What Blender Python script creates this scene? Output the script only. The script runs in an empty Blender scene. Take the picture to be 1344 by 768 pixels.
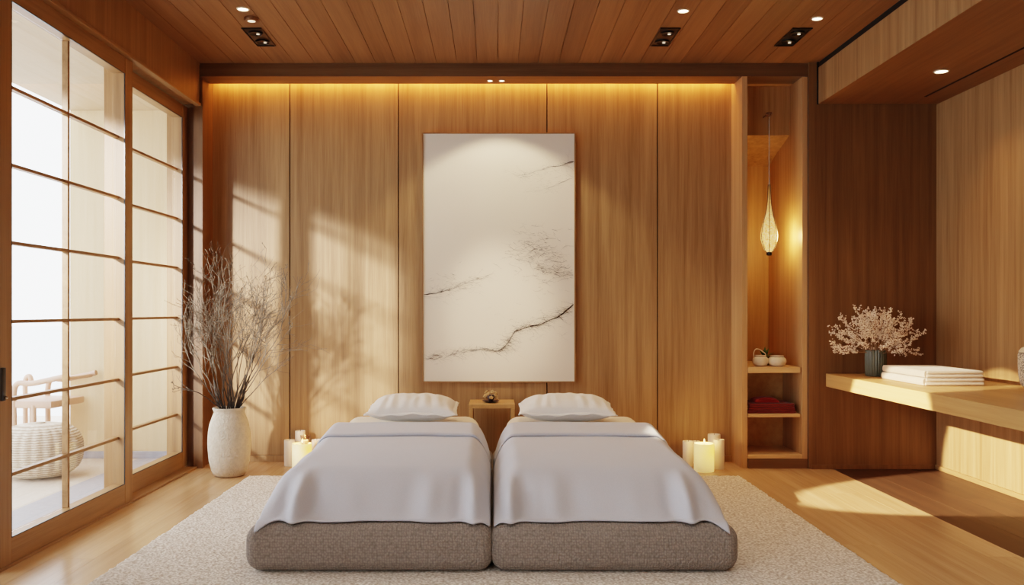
import bpy, bmesh, math, random
from mathutils import Vector, Matrix, noise
R = math.radians
PI = math.pi
random.seed(7)
scene = bpy.context.scene
COL = scene.collection

# ------------------------------------------------------------------ mesh helpers
class MB:
    def __init__(s):
        s.v = []; s.f = []; s.m = []; s.mi = 0
    def add(s, verts, faces):
        o = len(s.v)
        s.v += [tuple(p) for p in verts]
        s.f += [tuple(i + o for i in f) for f in faces]
        s.m += [s.mi] * len(faces)
    def box(s, x0, x1, y0, y1, z0, z1, bev=0.0, seg=2):
        bm = bmesh.new()
        bmesh.ops.create_cube(bm, size=1)
        for v in bm.verts:
            v.co = Vector(((x0 + x1) / 2 + v.co.x * (x1 - x0), (y0 + y1) / 2 + v.co.y * (y1 - y0), (z0 + z1) / 2 + v.co.z * (z1 - z0)))
        if bev > 0:
            bmesh.ops.bevel(bm, geom=bm.edges[:], offset=bev, segments=seg, profile=0.5, affect='EDGES')
        bm.verts.index_update()
        s.add([v.co.copy() for v in bm.verts], [[v.index for v in f.verts] for f in bm.faces])
        bm.free()
        return s
    def tube(s, path, radii, n=8, cap=True):
        path = [Vector(p) for p in path]
        if not hasattr(radii, '__len__'): radii = [radii] * len(path)
        rings = []
        t = (path[1] - path[0]).normalized()
        ref = Vector((0, 0, 1)) if abs(t.z) < .9 else Vector((1, 0, 0))
        u = t.cross(ref).normalized()
        vs = []
        for i, p in enumerate(path):
            if i == 0: t = path[1] - path[0]
            elif i == len(path) - 1: t = path[-1] - path[-2]
            else: t = path[i + 1] - path[i - 1]
            t.normalize()
            u = (u - t * u.dot(t))
            if u.length < 1e-6: u = t.orthogonal()
            u.normalize()
            w = t.cross(u)
            for k in range(n):
                a = 2 * PI * k / n
                vs.append(p + (u * math.cos(a) + w * math.sin(a)) * radii[i])
        fs = []
        for i in range(len(path) - 1):
            for k in range(n):
                k2 = (k + 1) % n
                fs.append((i * n + k, i * n + k2, (i + 1) * n + k2, (i + 1) * n + k))
        if cap:
            fs.append(tuple(range(n))[::-1]); fs.append(tuple((len(path) - 1) * n + k for k in range(n)))
        s.add(vs, fs)
        return s
    def lathe(s, prof, n=32, c=(0, 0, 0), rfun=None):
        vs = []; fs = []
        for (r, z) in prof:
            for k in range(n):
                a = 2 * PI * k / n
                rr = r * (rfun(a, z) if rfun else 1)
                vs.append((c[0] + rr * math.cos(a), c[1] + rr * math.sin(a), c[2] + z))
        for i in range(len(prof) - 1):
            for k in range(n):
                k2 = (k + 1) % n
                fs.append((i * n + k, i * n + k2, (i + 1) * n + k2, (i + 1) * n + k))
        if prof[0][0] > 1e-5: fs.append(tuple(range(n))[::-1])
        if prof[-1][0] > 1e-5: fs.append(tuple((len(prof) - 1) * n + k for k in range(n)))
        s.add(vs, fs)
        return s
    def cyl(s, x, y, z0, z1, r, n=24, bev=0.0):
        if bev: return s.lathe([(r - bev, z0), (r, z0 + bev), (r, z1 - bev), (r - bev, z1)], n, (x, y, 0))
        return s.lathe([(r, z0), (r, z1)], n, (x, y, 0))
    def ball(s, c, r, sub=1, sc=(1, 1, 1)):
        bm = bmesh.new()
        bmesh.ops.create_icosphere(bm, subdivisions=sub, radius=r)
        bm.verts.index_update()
        s.add([(c[0] + v.co.x * sc[0], c[1] + v.co.y * sc[1], c[2] + v.co.z * sc[2]) for v in bm.verts], [[v.index for v in f.verts] for f in bm.faces])
        bm.free()
        return s
    def prism(s, poly, axis, a, b):
        n = len(poly); vs = []
        for t in (a, b):
            for (p, q) in poly:
                vs.append({'x': (t, p, q), 'y': (p, t, q), 'z': (p, q, t)}[axis])
        fs = [tuple(range(n))[::-1], tuple(range(n, 2 * n))]
        for i in range(n):
            j = (i + 1) % n
            fs.append((i, j, n + j, n + i))
        s.add(vs, fs)
        return s
    def grid(s, fn, nu, nv):
        vs = [fn(i / nu, j / nv) for j in range(nv + 1) for i in range(nu + 1)]
        w = nu + 1
        s.add(vs, [(j * w + i, j * w + i + 1, (j + 1) * w + i + 1, (j + 1) * w + i) for j in range(nv) for i in range(nu)])
        return s
    def build(s, name, mat, parent=None, smooth=35, fix=True):
        me = bpy.data.meshes.new(name)
        me.from_pydata(s.v, [], s.f)
        mats = mat if isinstance(mat, (list, tuple)) else [mat]
        for m in mats: me.materials.append(m)
        if len(mats) > 1: me.polygons.foreach_set('material_index', s.m)
        if fix:
            bm = bmesh.new(); bm.from_mesh(me)
            bmesh.ops.recalc_face_normals(bm, faces=bm.faces[:])
            bm.to_mesh(me); bm.free()
        if smooth:
            me.shade_smooth()
            me.set_sharp_from_angle(angle=R(smooth))
        o = bpy.data.objects.new(name, me)
        COL.objects.link(o)
        if parent: o.parent = parent
        return o

def tag(o, label=None, cat=None, group=None, kind=None):
    if label: o['label'] = label
    if cat: o['category'] = cat
    if group: o['group'] = group
    if kind: o['kind'] = kind
    return o

def empty(name, loc, rz=0, label=None, cat=None, group=None, kind=None):
    o = bpy.data.objects.new(name, None)
    o.empty_display_size = .05
    COL.objects.link(o)
    o.location = loc; o.rotation_euler.z = rz
    return tag(o, label, cat, group, kind)

def copy_tree(o, parent=None):
    c = o.copy(); COL.objects.link(c)
    if parent: c.parent = parent
    for ch in list(o.children): copy_tree(ch, c)
    return c

def struct(o, label, cat):
    return tag(o, label, cat, kind='structure')

# ------------------------------------------------------------------ materials
def lin(rgb):
    out = []
    for c in rgb:
        c = c / 255
        out.append(c / 12.92 if c <= .04045 else ((c + .055) / 1.055) ** 2.4)
    return tuple(out) + (1,)

class NT:
    def __init__(s, name):
        s.m = bpy.data.materials.new(name); s.m.use_nodes = True
        s.t = s.m.node_tree; s.n = s.t.nodes; s.l = s.t.links
        s.n.clear()
        s.out = s.n.new('ShaderNodeOutputMaterial')
    def new(s, typ, **kw):
        n = s.n.new(typ)
        for k, v in kw.items():
            if k in n.inputs: n.inputs[k].default_value = v
            else: setattr(n, k, v)
        return n
    def link(s, a, b): s.l.new(a, b)
    def bsdf(s, **kw):
        b = s.n.new('ShaderNodeBsdfPrincipled')
        for k, v in kw.items(): b.inputs[k.replace('_', ' ')].default_value = v
        s.link(b.outputs[0], s.out.inputs[0])
        return b

def plain(name, rgb, rough=.6, metal=0, spec=.5, bump=None, var=0.0, sheen=0):
    N = NT(name)
    b = N.bsdf(Base_Color=lin(rgb), Roughness=rough, Metallic=metal)
    b.inputs['Specular IOR Level'].default_value = spec
    if sheen: b.inputs['Sheen Weight'].default_value = sheen
    tc = N.new('ShaderNodeTexCoord')
    if bump:
        scale, strength, dist = bump
        no = N.new('ShaderNodeTexNoise', Scale=scale, Detail=4.0)
        N.link(tc.outputs['Object'], no.inputs['Vector'])
        bp = N.new('ShaderNodeBump', Strength=strength, Distance=dist)
        N.link(no.outputs['Fac'], bp.inputs['Height'])
        N.link(bp.outputs[0], b.inputs['Normal'])
    if var:
        no2 = N.new('ShaderNodeTexNoise', Scale=(bump[0] * .5 if bump else 8.), Detail=5.0)
        N.link(tc.outputs['Object'], no2.inputs['Vector'])
        rp = N.new('ShaderNodeValToRGB')
        c = lin(rgb)
        rp.color_ramp.elements[0].position = .3; rp.color_ramp.elements[1].position = .7
        rp.color_ramp.elements[0].color = tuple(x * (1 - var) for x in c[:3]) + (1,)
        rp.color_ramp.elements[1].color = tuple(min(1, x * (1 + var)) for x in c[:3]) + (1,)
        N.link(no2.outputs['Fac'], rp.inputs[0]); N.link(rp.outputs[0], b.inputs['Base Color'])
    return N.m

def wood(name, light, dark, axis='z', s=26, rough=.42, island=0.0, contrast=1.0, bump=.08):
    """straight-grained veneer: noise stretched along `axis`"""
    N = NT(name)
    b = N.bsdf(Roughness=rough)
    b.inputs['Specular IOR Level'].default_value = .5 if rough < .35 else .35
    tc = N.new('ShaderNodeTexCoord')
    def noise_tex(scale, stretch, detail, dist=0.0):
        mp = N.new('ShaderNodeMapping')
        sc = [scale] * 3; sc['xyz'.index(axis)] = scale * stretch
        mp.inputs['Scale'].default_value = sc
        N.link(tc.outputs['Object'], mp.inputs[0])
        no = N.new('ShaderNodeTexNoise', Scale=1.0, Detail=detail, Roughness=.6, Distortion=dist)
        if island:
            geo = N.new('ShaderNodeNewGeometry')
            mul = N.new('ShaderNodeMath', operation='MULTIPLY'); mul.inputs[1].default_value = 37.0
            N.link(geo.outputs['Random Per Island'], mul.inputs[0])
            ad = N.new('ShaderNodeVectorMath', operation='ADD')
            N.link(mp.outputs[0], ad.inputs[0]); N.link(mul.outputs[0], ad.inputs[1])
            N.link(ad.outputs[0], no.inputs['Vector'])
        else:
            N.link(mp.outputs[0], no.inputs['Vector'])
        return no
    broad = noise_tex(s * .28, .05, 2.0, .3)
    fine = noise_tex(s * 1.0, .03, 5.0, .2)
    fib = noise_tex(s * 9, .02, 2.0)
    mix1 = N.new('ShaderNodeMath', operation='MULTIPLY_ADD'); mix1.inputs[1].default_value = .5
    N.link(fine.outputs['Fac'], mix1.inputs[0])
    m0 = N.new('ShaderNodeMath', operation='MULTIPLY'); m0.inputs[1].default_value = .3
    N.link(broad.outputs['Fac'], m0.inputs[0]); N.link(m0.outputs[0], mix1.inputs[2])
    mix2 = N.new('ShaderNodeMath', operation='MULTIPLY_ADD'); mix2.inputs[1].default_value = .2
    N.link(fib.outputs['Fac'], mix2.inputs[0]); N.link(mix1.outputs[0], mix2.inputs[2])
    rp = N.new('ShaderNodeValToRGB')
    w = .17 / contrast
    rp.color_ramp.elements[0].position = .5 - w; rp.color_ramp.elements[1].position = .5 + w
    rp.color_ramp.elements[0].color = lin(dark); rp.color_ramp.elements[1].color = lin(light)
    N.link(mix2.outputs[0], rp.inputs[0])
    last = rp.outputs[0]
    if island:
        geo = N.new('ShaderNodeNewGeometry')
        mr = N.new('ShaderNodeMapRange')
        mr.inputs['To Min'].default_value = 1 - island; mr.inputs['To Max'].default_value = 1 + island
        N.link(geo.outputs['Random Per Island'], mr.inputs[0])
        hs = N.new('ShaderNodeHueSaturation')
        N.link(mr.outputs[0], hs.inputs['Value']); N.link(last, hs.inputs['Color'])
        last = hs.outputs[0]
    N.link(last, b.inputs['Base Color'])
    bp = N.new('ShaderNodeBump', Strength=bump, Distance=.002)
    N.link(mix2.outputs[0], bp.inputs['Height']); N.link(bp.outputs[0], b.inputs['Normal'])
    return N.m

def emit(name, rgb, strength):
    N = NT(name)
    e = N.new('ShaderNodeEmission'); e.inputs[0].default_value = lin(rgb); e.inputs[1].default_value = strength
    N.link(e.outputs[0], N.out.inputs[0])
    return N.m

def pane_glass(name, tint=(1, 1, 1), refl=.05):
    N = NT(name)
    tr = N.new('ShaderNodeBsdfTransparent'); tr.inputs[0].default_value = tuple(tint) + (1,)
    gl = N.new('ShaderNodeBsdfGlossy', Roughness=.02)
    fr = N.new('ShaderNodeLayerWeight', Blend=.12)
    mr = N.new('ShaderNodeMapRange'); mr.inputs['To Min'].default_value = .02; mr.inputs['To Max'].default_value = refl * 3
    N.link(fr.outputs['Fresnel'], mr.inputs[0])
    mx = N.new('ShaderNodeMixShader')
    N.link(mr.outputs[0], mx.inputs[0]); N.link(tr.outputs[0], mx.inputs[1]); N.link(gl.outputs[0], mx.inputs[2])
    N.link(mx.outputs[0], N.out.inputs[0])
    return N.m

def fabric(name, rgb, weave=420, strength=.35, rough=.9, sheen=.15, knit=False, var=.06):
    N = NT(name)
    b = N.bsdf(Roughness=rough)
    b.inputs['Specular IOR Level'].default_value = .15
    b.inputs['Sheen Weight'].default_value = sheen
    tc = N.new('ShaderNodeTexCoord')
    c = lin(rgb)
    if knit:
        mp = N.new('ShaderNodeMapping'); mp.inputs['Scale'].default_value = (weave, weave, weave * .9)
        N.link(tc.outputs['Object'], mp.inputs[0])
        vo = N.new('ShaderNodeTexVoronoi', Scale=1.0); vo.inputs['Randomness'].default_value = .55
        N.link(mp.outputs[0], vo.inputs['Vector'])
        inv = N.new('ShaderNodeMath', operation='SUBTRACT'); inv.inputs[0].default_value = 1.0
        N.link(vo.outputs['Distance'], inv.inputs[1])
        h = inv.outputs[0]; dist = .006
    else:
        no = N.new('ShaderNodeTexNoise', Scale=float(weave), Detail=2.0)
        N.link(tc.outputs['Object'], no.inputs['Vector'])
        h = no.outputs['Fac']; dist = .0012
    bp = N.new('ShaderNodeBump', Strength=strength, Distance=dist)
    N.link(h, bp.inputs['Height']); N.link(bp.outputs[0], b.inputs['Normal'])
    rp = N.new('ShaderNodeValToRGB')
    rp.color_ramp.elements[0].position = .25 if not knit else .2
    rp.color_ramp.elements[1].position = .75 if not knit else .9
    k = 2.2 if knit else 1
    rp.color_ramp.elements[0].color = tuple(x * (1 - var * 2 * k) for x in c[:3]) + (1,)
    rp.color_ramp.elements[1].color = tuple(min(1, x * (1 + var)) for x in c[:3]) + (1,)
    N.link(h, rp.inputs[0]); N.link(rp.outputs[0], b.inputs['Base Color'])
    return N.m

OAK_L, OAK_D = (182, 144, 102), (134, 99, 64)
M = {}
M['panel'] = wood('oak_panel', OAK_L, OAK_D, 'z', 30, .45, contrast=1.2)
M['panel_dark'] = wood('oak_panel_shaded', (132, 95, 60), (92, 62, 37), 'z', 30, .45)  # dark copy of oak_panel, with the alcove's shade in its colour
M['frame_v'] = wood('oak_frame_upright', (176, 136, 94), (134, 98, 62), 'z', 30, .4)
M['frame_y'] = wood('oak_frame_rail', (176, 136, 94), (134, 98, 62), 'y', 30, .4)
M['frame_x'] = wood('oak_frame_cross_shaded', (120, 88, 60), (88, 62, 40), 'x', 30, .45)  # darker than the other frame oak: the unlit lintel's shade in its colour
M['ceiling'] = wood('ceiling_boards', (156, 114, 78), (112, 76, 48), 'y', 22, .45, island=.12)
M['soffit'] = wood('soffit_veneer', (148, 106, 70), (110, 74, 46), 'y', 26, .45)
M['floor'] = wood('floor_boards', (206, 170, 130), (170, 132, 94), 'y', 20, .27, island=.07, bump=.04)
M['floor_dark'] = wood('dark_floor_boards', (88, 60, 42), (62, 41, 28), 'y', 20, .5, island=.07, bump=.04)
M['shelf'] = wood('shelf_oak', (214, 172, 118), (182, 136, 84), 'y', 26, .35)
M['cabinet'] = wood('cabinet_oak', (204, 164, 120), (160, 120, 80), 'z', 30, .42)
M['shelf_x'] = wood('niche_shelf_oak', (222, 184, 136), (190, 148, 98), 'x', 26, .4)  # paler than the cabinet oak: light in the compartments put into the colour
M['cabinet_x'] = wood('cabinet_oak_cross', (208, 162, 108), (170, 122, 74), 'x', 30, .42)
M['porch'] = wood('porch_cladding', (232, 208, 172), (214, 186, 146), 'z', 24, .6)
M['porch_soffit'] = wood('porch_soffit_boards', (216, 196, 170), (196, 172, 142), 'y', 24, .6)
M['deck'] = wood('pale_deck', (222, 210, 196), (204, 190, 174), 'y', 16, .55, island=.03)
M['toned'] = plain('grey_toned_strip', (168, 168, 176), .6, bump=(60, .2, .002), var=.08)
M['black'] = plain('black_metal', (14, 13, 13), .3, spec=.5)
M['gap'] = plain('dark_gap', (20, 13, 9), .9)
M['chrome'] = plain('chrome', (200, 196, 190), .2, 1.0)
M['glass'] = pane_glass('window_glass')
M['bulb'] = emit('downlight_lens', (255, 232, 198), 14)
M['bulb_dim'] = emit('dim_lens', (255, 226, 190), 2)
M['led'] = emit('led_strip', (255, 170, 70), 14)
M['ring'] = plain('white_trim_ring', (220, 205, 185), .4)
M['brown_metal'] = plain('brown_metal', (120, 82, 52), .35, .3)
M['cushion'] = fabric('taupe_knit', (150, 139, 131), 105, 1.0, .95, .1, knit=True, var=.09)
M['sheet'] = fabric('white_sheet', (238, 230, 216), 500, .12, .9)
M['blanket'] = fabric('grey_blanket', (196, 199, 210), 380, .35, .92, .2)
M['pillow'] = fabric('pillow_cotton', (238, 235, 232), 500, .12, .9)
M['canvas'] = plain('painting_canvas', (240, 230, 214), .85, bump=(300, .1, .001))
M['ink'] = None
M['terracotta'] = plain('cream_stoneware', (216, 202, 182), .75, bump=(85, 1.0, .010), var=.09)
M['twig'] = None
def mk_twig():
    N = NT('twig_bark')
    b = N.bsdf(Roughness=.85)
    tc = N.new('ShaderNodeTexCoord'); sp = N.new('ShaderNodeSeparateXYZ'); N.link(tc.outputs['Object'], sp.inputs[0])
    no = N.new('ShaderNodeTexNoise', Scale=30.0); N.link(tc.outputs['Object'], no.inputs[0])
    ma = N.new('ShaderNodeMath', operation='MULTIPLY_ADD'); ma.inputs[1].default_value = .5
    N.link(no.outputs['Fac'], ma.inputs[0]); N.link(sp.outputs['Z'], ma.inputs[2])
    rp = N.new('ShaderNodeValToRGB')
    rp.color_ramp.elements[0].position = .72; rp.color_ramp.elements[0].color = lin((52, 44, 38))
    rp.color_ramp.elements[1].position = 1.35 / 1.0 if False else 1.0; rp.color_ramp.elements[1].color = lin((112, 99, 84))
    N.link(ma.outputs[0], rp.inputs[0]); N.link(rp.outputs[0], b.inputs['Base Color'])
    return N.m
M['twig'] = mk_twig()
M['wax'] = plain('white_wax', (236, 226, 214), .5)
M['wick'] = plain('wick', (40, 30, 24), .9)
M['plate'] = plain('dark_saucer', (58, 46, 50), .35)
M['gold'] = plain('bronze_petal', (206, 172, 122), .4, .0, bump=(120, .2, .001))
M['ceramic'] = plain('cream_glaze', (222, 206, 180), .3, bump=(160, .15, .001), var=.05)
M['leaf'] = plain('green_leaf', (66, 100, 40), .45, var=.2)
M['red'] = fabric('dark_red_cloth', (112, 36, 28), 300, .3, .85)
M['red2'] = fabric('red_silk', (130, 20, 15), 200, .2, .5)
M['towel'] = fabric('towel_terry', (204, 186, 170), 330, .9, .95, .3)
M['vaseglass'] = None
M['stem'] = plain('dry_stem', (150, 118, 88), .8)
M['blossom'] = plain('dried_blossom', (244, 226, 206), .85, var=.08, bump=(60, .2, .002))
M['chairwood'] = plain('pale_pink_wood', (206, 172, 152), .5, var=.05)
M['wicker'] = None
M['speckle'] = None

def mk_vaseglass():
    N = NT('smoky_green_glass')
    b = N.bsdf(Base_Color=lin((122, 128, 112)), Roughness=.12, IOR=1.4)
    b.inputs['Transmission Weight'].default_value = .45
    return N.m
M['vaseglass'] = mk_vaseglass()

def mk_wicker():
    N = NT('woven_wicker')
    b = N.bsdf(Roughness=.8)
    tc = N.new('ShaderNodeTexCoord')
    wv = N.new('ShaderNodeTexWave', Scale=22.0, Distortion=1.5, Detail=1.0); wv.bands_direction = 'Z'
    N.link(tc.outputs['Object'], wv.inputs[0])
    no = N.new('ShaderNodeTexNoise', Scale=60.0); N.link(tc.outputs['Object'], no.inputs[0])
    ad = N.new('ShaderNodeMath', operation='MULTIPLY'); N.link(wv.outputs['Fac'], ad.inputs[0]); N.link(no.outputs['Fac'], ad.inputs[1])
    rp = N.new('ShaderNodeValToRGB')
    rp.color_ramp.elements[0].color = lin((168, 152, 134)); rp.color_ramp.elements[1].color = lin((228, 216, 200)); rp.color_ramp.elements[1].position = .5
    N.link(ad.outputs[0], rp.inputs[0]); N.link(rp.outputs[0], b.inputs['Base Color'])
    bp = N.new('ShaderNodeBump', Strength=.8, Distance=.008); N.link(ad.outputs[0], bp.inputs['Height']); N.link(bp.outputs[0], b.inputs['Normal'])
    return N.m
M['wicker'] = mk_wicker()

def mk_speckle():
    N = NT('speckled_stoneware')
    b = N.bsdf(Roughness=.7)
    tc = N.new('ShaderNodeTexCoord')
    vo = N.new('ShaderNodeTexVoronoi', Scale=170.0); N.link(tc.outputs['Object'], vo.inputs['Vector'])
    no = N.new('ShaderNodeTexNoise', Scale=120.0, Detail=3.0); N.link(tc.outputs['Object'], no.inputs['Vector'])
    ml = N.new('ShaderNodeMath', operation='MULTIPLY'); N.link(vo.outputs['Distance'], ml.inputs[0]); N.link(no.outputs['Fac'], ml.inputs[1])
    rp = N.new('ShaderNodeValToRGB')
    rp.color_ramp.elements[0].color = lin((222, 208, 186)); rp.color_ramp.elements[1].color = lin((120, 108, 96))
    rp.color_ramp.elements[0].position = .2; rp.color_ramp.elements[1].position = .36
    N.link(ml.outputs[0], rp.inputs[0]); N.link(rp.outputs[0], b.inputs['Base Color'])
    bp = N.new('ShaderNodeBump', Strength=.4, Distance=.003); N.link(ml.outputs[0], bp.inputs['Height']); N.link(bp.outputs[0], b.inputs['Normal'])
    return N.m
M['speckle'] = mk_speckle()

def mk_ink():
    N = NT('diluted_ink')
    df = N.new('ShaderNodeBsdfDiffuse'); df.inputs[0].default_value = lin((70, 54, 44))
    tr = N.new('ShaderNodeBsdfTransparent')
    geo = N.new('ShaderNodeNewGeometry')
    tc = N.new('ShaderNodeTexCoord')
    no = N.new('ShaderNodeTexNoise', Scale=22.0, Detail=5.0); N.link(tc.outputs['Object'], no.inputs[0])
    at = N.new('ShaderNodeAttribute', attribute_name='ink'); 
    ml = N.new('ShaderNodeMath', operation='MULTIPLY'); N.link(at.outputs['Fac'], ml.inputs[0])
    mr = N.new('ShaderNodeMapRange'); mr.inputs[1].default_value = .3; mr.inputs[2].default_value = .65; mr.inputs[3].default_value = .35; mr.inputs[4].default_value = 1.35
    N.link(no.outputs['Fac'], mr.inputs[0]); N.link(mr.outputs[0], ml.inputs[1])
    mx = N.new('ShaderNodeMixShader'); N.link(ml.outputs[0], mx.inputs[0]); N.link(tr.outputs[0], mx.inputs[1]); N.link(df.outputs[0], mx.inputs[2])
    N.link(mx.outputs[0], N.out.inputs[0])
    return N.m
M['ink'] = mk_ink()

def mk_litwax(cx=.04):
    N = NT('glowing_wax')
    b = N.bsdf(Base_Color=lin((244, 232, 206)), Roughness=.5)
    tc = N.new('ShaderNodeTexCoord')
    sp = N.new('ShaderNodeSeparateXYZ'); N.link(tc.outputs['Object'], sp.inputs[0])
    d = N.new('ShaderNodeVectorMath', operation='DISTANCE'); d.inputs[1].default_value = (cx, -.03, .14)
    N.link(tc.outputs['Object'], d.inputs[0])
    rp = N.new('ShaderNodeValToRGB')
    rp.color_ramp.elements[0].position = 0; rp.color_ramp.elements[0].color = lin((255, 188, 48))
    rp.color_ramp.elements[1].position = .17; rp.color_ramp.elements[1].color = lin((255, 222, 140))
    N.link(d.outputs['Value'], rp.inputs[0]); N.link(rp.outputs[0], b.inputs['Emission Color'])
    mr = N.new('ShaderNodeMapRange'); mr.inputs[1].default_value = .02; mr.inputs[2].default_value = .15; mr.inputs[3].default_value = 2.0; mr.inputs[4].default_value = .45
    N.link(d.outputs['Value'], mr.inputs[0]); N.link(mr.outputs[0], b.inputs['Emission Strength'])
    return N.m
M['litwax'] = mk_litwax()

def mk_lamp():
    N = NT('mosaic_lamp_glass')
    b = N.bsdf(Base_Color=lin((230, 190, 120)), Roughness=.25)
    tc = N.new('ShaderNodeTexCoord')
    vo = N.new('ShaderNodeTexVoronoi', Scale=105.0, feature='DISTANCE_TO_EDGE'); N.link(tc.outputs['Object'], vo.inputs['Vector'])
    v2 = N.new('ShaderNodeTexVoronoi', Scale=105.0); N.link(tc.outputs['Object'], v2.inputs['Vector'])
    sp = N.new('ShaderNodeSeparateXYZ'); N.link(tc.outputs['Object'], sp.inputs[0])
    zf = N.new('ShaderNodeMapRange'); zf.inputs[1].default_value = .46; zf.inputs[2].default_value = .1; zf.inputs[3].default_value = .05; zf.inputs[4].default_value = 1.0
    N.link(sp.outputs['Z'], zf.inputs[0])
    st = N.new('ShaderNodeMapRange'); st.inputs[1].default_value = .0; st.inputs[2].default_value = .12; st.inputs[3].default_value = .02; st.inputs[4].default_value = 2.0
    N.link(vo.outputs['Distance'], st.inputs[0])
    ml = N.new('ShaderNodeMath', operation='MULTIPLY'); N.link(zf.outputs[0], ml.inputs[0]); N.link(st.outputs[0], ml.inputs[1])
    N.link(ml.outputs[0], b.inputs['Emission Strength'])
    rp = N.new('ShaderNodeValToRGB')
    rp.color_ramp.elements[0].color = lin((226, 140, 48)); rp.color_ramp.elements[1].color = lin((255, 224, 150))
    N.link(v2.outputs['Color'], rp.inputs[0]); N.link(rp.outputs[0], b.inputs['Emission Color'])
    return N.m
M['lampglass'] = mk_lamp()

def mk_rug():
    N = NT('cream_loop_pile')
    b = N.bsdf(Roughness=1.0)
    b.inputs['Specular IOR Level'].default_value = .05
    b.inputs['Sheen Weight'].default_value = .2
    tc = N.new('ShaderNodeTexCoord')
    vo = N.new('ShaderNodeTexVoronoi', Scale=84.0); N.link(tc.outputs['Object'], vo.inputs['Vector'])
    no = N.new('ShaderNodeTexNoise', Scale=90.0, Detail=3.0); N.link(tc.outputs['Object'], no.inputs['Vector'])
    ad = N.new('ShaderNodeMath', operation='MULTIPLY_ADD'); ad.inputs[1].default_value = -.6
    N.link(vo.outputs['Distance'], ad.inputs[0]); N.link(no.outputs['Fac'], ad.inputs[2])
    rp = N.new('ShaderNodeValToRGB')
    rp.color_ramp.elements[0].position = .0; rp.color_ramp.elements[0].color = lin((186, 170, 152))
    rp.color_ramp.elements[1].position = .45; rp.color_ramp.elements[1].color = lin((248, 240, 230))
    N.link(ad.outputs[0], rp.inputs[0]); N.link(rp.outputs[0], b.inputs['Base Color'])
    bp = N.new('ShaderNodeBump', Strength=.8, Distance=.008); N.link(ad.outputs[0], bp.inputs['Height']); N.link(bp.outputs[0], b.inputs['Normal'])
    return N.m
M['rug'] = mk_rug()
M['plaster'] = plain('cream_plaster', (214, 204, 190), .9, bump=(40, .1, .002))
M['water'] = plain('pale_water', (236, 242, 246), .5)

# ------------------------------------------------------------------ the room shell
XL, XR = -1.96, 2.94          # inner faces of left header and right wall
CEIL = 2.70
YB = 6.27                     # panelled back wall
YF = -1.0                     # the room runs on behind the camera

# floor: boards along the room's depth, pale up to x = 2.25, dark beyond
mb = MB()
x = -2.07
rnd = random.Random(3)
edges = []
while x < 2.25 - .05:
    w = .19
    x1 = min(x + w, 2.25)
    if 2.25 - x1 < .06: x1 = 2.25
    edges.append((x, x1, 0)); x = x1
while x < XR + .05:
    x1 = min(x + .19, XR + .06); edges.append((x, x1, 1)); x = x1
for (a, b_, mi) in edges:
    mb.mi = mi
    y = YF - rnd.random() * 1.5
    while y < 6.9:
        y1 = min(y + 2.2 + rnd.random() * .6, 6.9)
        y0c = max(y, YF)
        if y1 > y0c + .02:
            mb.box(a + .0006, b_ - .0006, y0c + .0006, y1 - .0006, -.03, 0)
        y = y1
mb.mi = 0
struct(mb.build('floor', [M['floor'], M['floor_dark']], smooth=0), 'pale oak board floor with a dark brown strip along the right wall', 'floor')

# ceiling boards
mb = MB()
x = -2.0
while x < 2.9:
    x1 = x + .135
    mb.box(x + .0015, x1 - .0015, YF, 6.02, CEIL, CEIL + .02)
    x = x1
mb.box(-2.2, 3.05, YF, 6.9, CEIL + .02, CEIL + .08)
struct(mb.build('ceiling', M['ceiling'], smooth=0), 'reddish brown boarded wood ceiling with grooves running away from view', 'ceiling')

# back wall: five veneer panels with thin dark joints
mb = MB()
seams = [-1.99, -1.42, -.663, .371, 1.14, 1.70]
for a, b_ in zip(seams[:-1], seams[1:]):
    mb.box(a + .004, b_ - .004, YB, YB + .02, .045, CEIL - .005)
mb.mi = 1
mb.box(-1.99, 1.70, YB + .02, YB + .06, 0, CEIL)
struct(mb.build('wall_back', [M['panel'], M['gap']], smooth=0), 'oak veneer back wall of five tall panels behind the beds', 'wall')
mb = MB(); mb.box(-1.955, 1.655, YB - .012, YB + .019, 0, .043, .002)
struct(mb.build('baseboard_back', M['panel'], smooth=0), 'low wooden skirting at the foot of the panelled back wall', 'baseboard')

# portal frame around the recess
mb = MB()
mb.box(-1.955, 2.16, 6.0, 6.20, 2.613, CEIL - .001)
struct(mb.build('trim_1', M['frame_x'], smooth=0), 'wooden lintel, coloured dark as if unlit, across the top of the recess under the ceiling', 'trim')
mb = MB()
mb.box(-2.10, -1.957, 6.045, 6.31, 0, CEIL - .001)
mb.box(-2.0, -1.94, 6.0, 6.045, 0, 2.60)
struct(mb.build('trim_2', M['panel_dark'], smooth=0), 'left wooden jamb post of the recess beside the sliding door', 'trim')  # shade put into the post's colour, dimming the sun that strikes it
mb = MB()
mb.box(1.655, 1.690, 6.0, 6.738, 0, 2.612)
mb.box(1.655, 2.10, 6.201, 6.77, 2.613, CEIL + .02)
struct(mb.build('trim_3', M['cabinet'], smooth=0), 'right wooden jamb post between the recess and the display niche', 'trim')  # lighter oak puts the window's daylight into this jamb's colour

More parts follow.
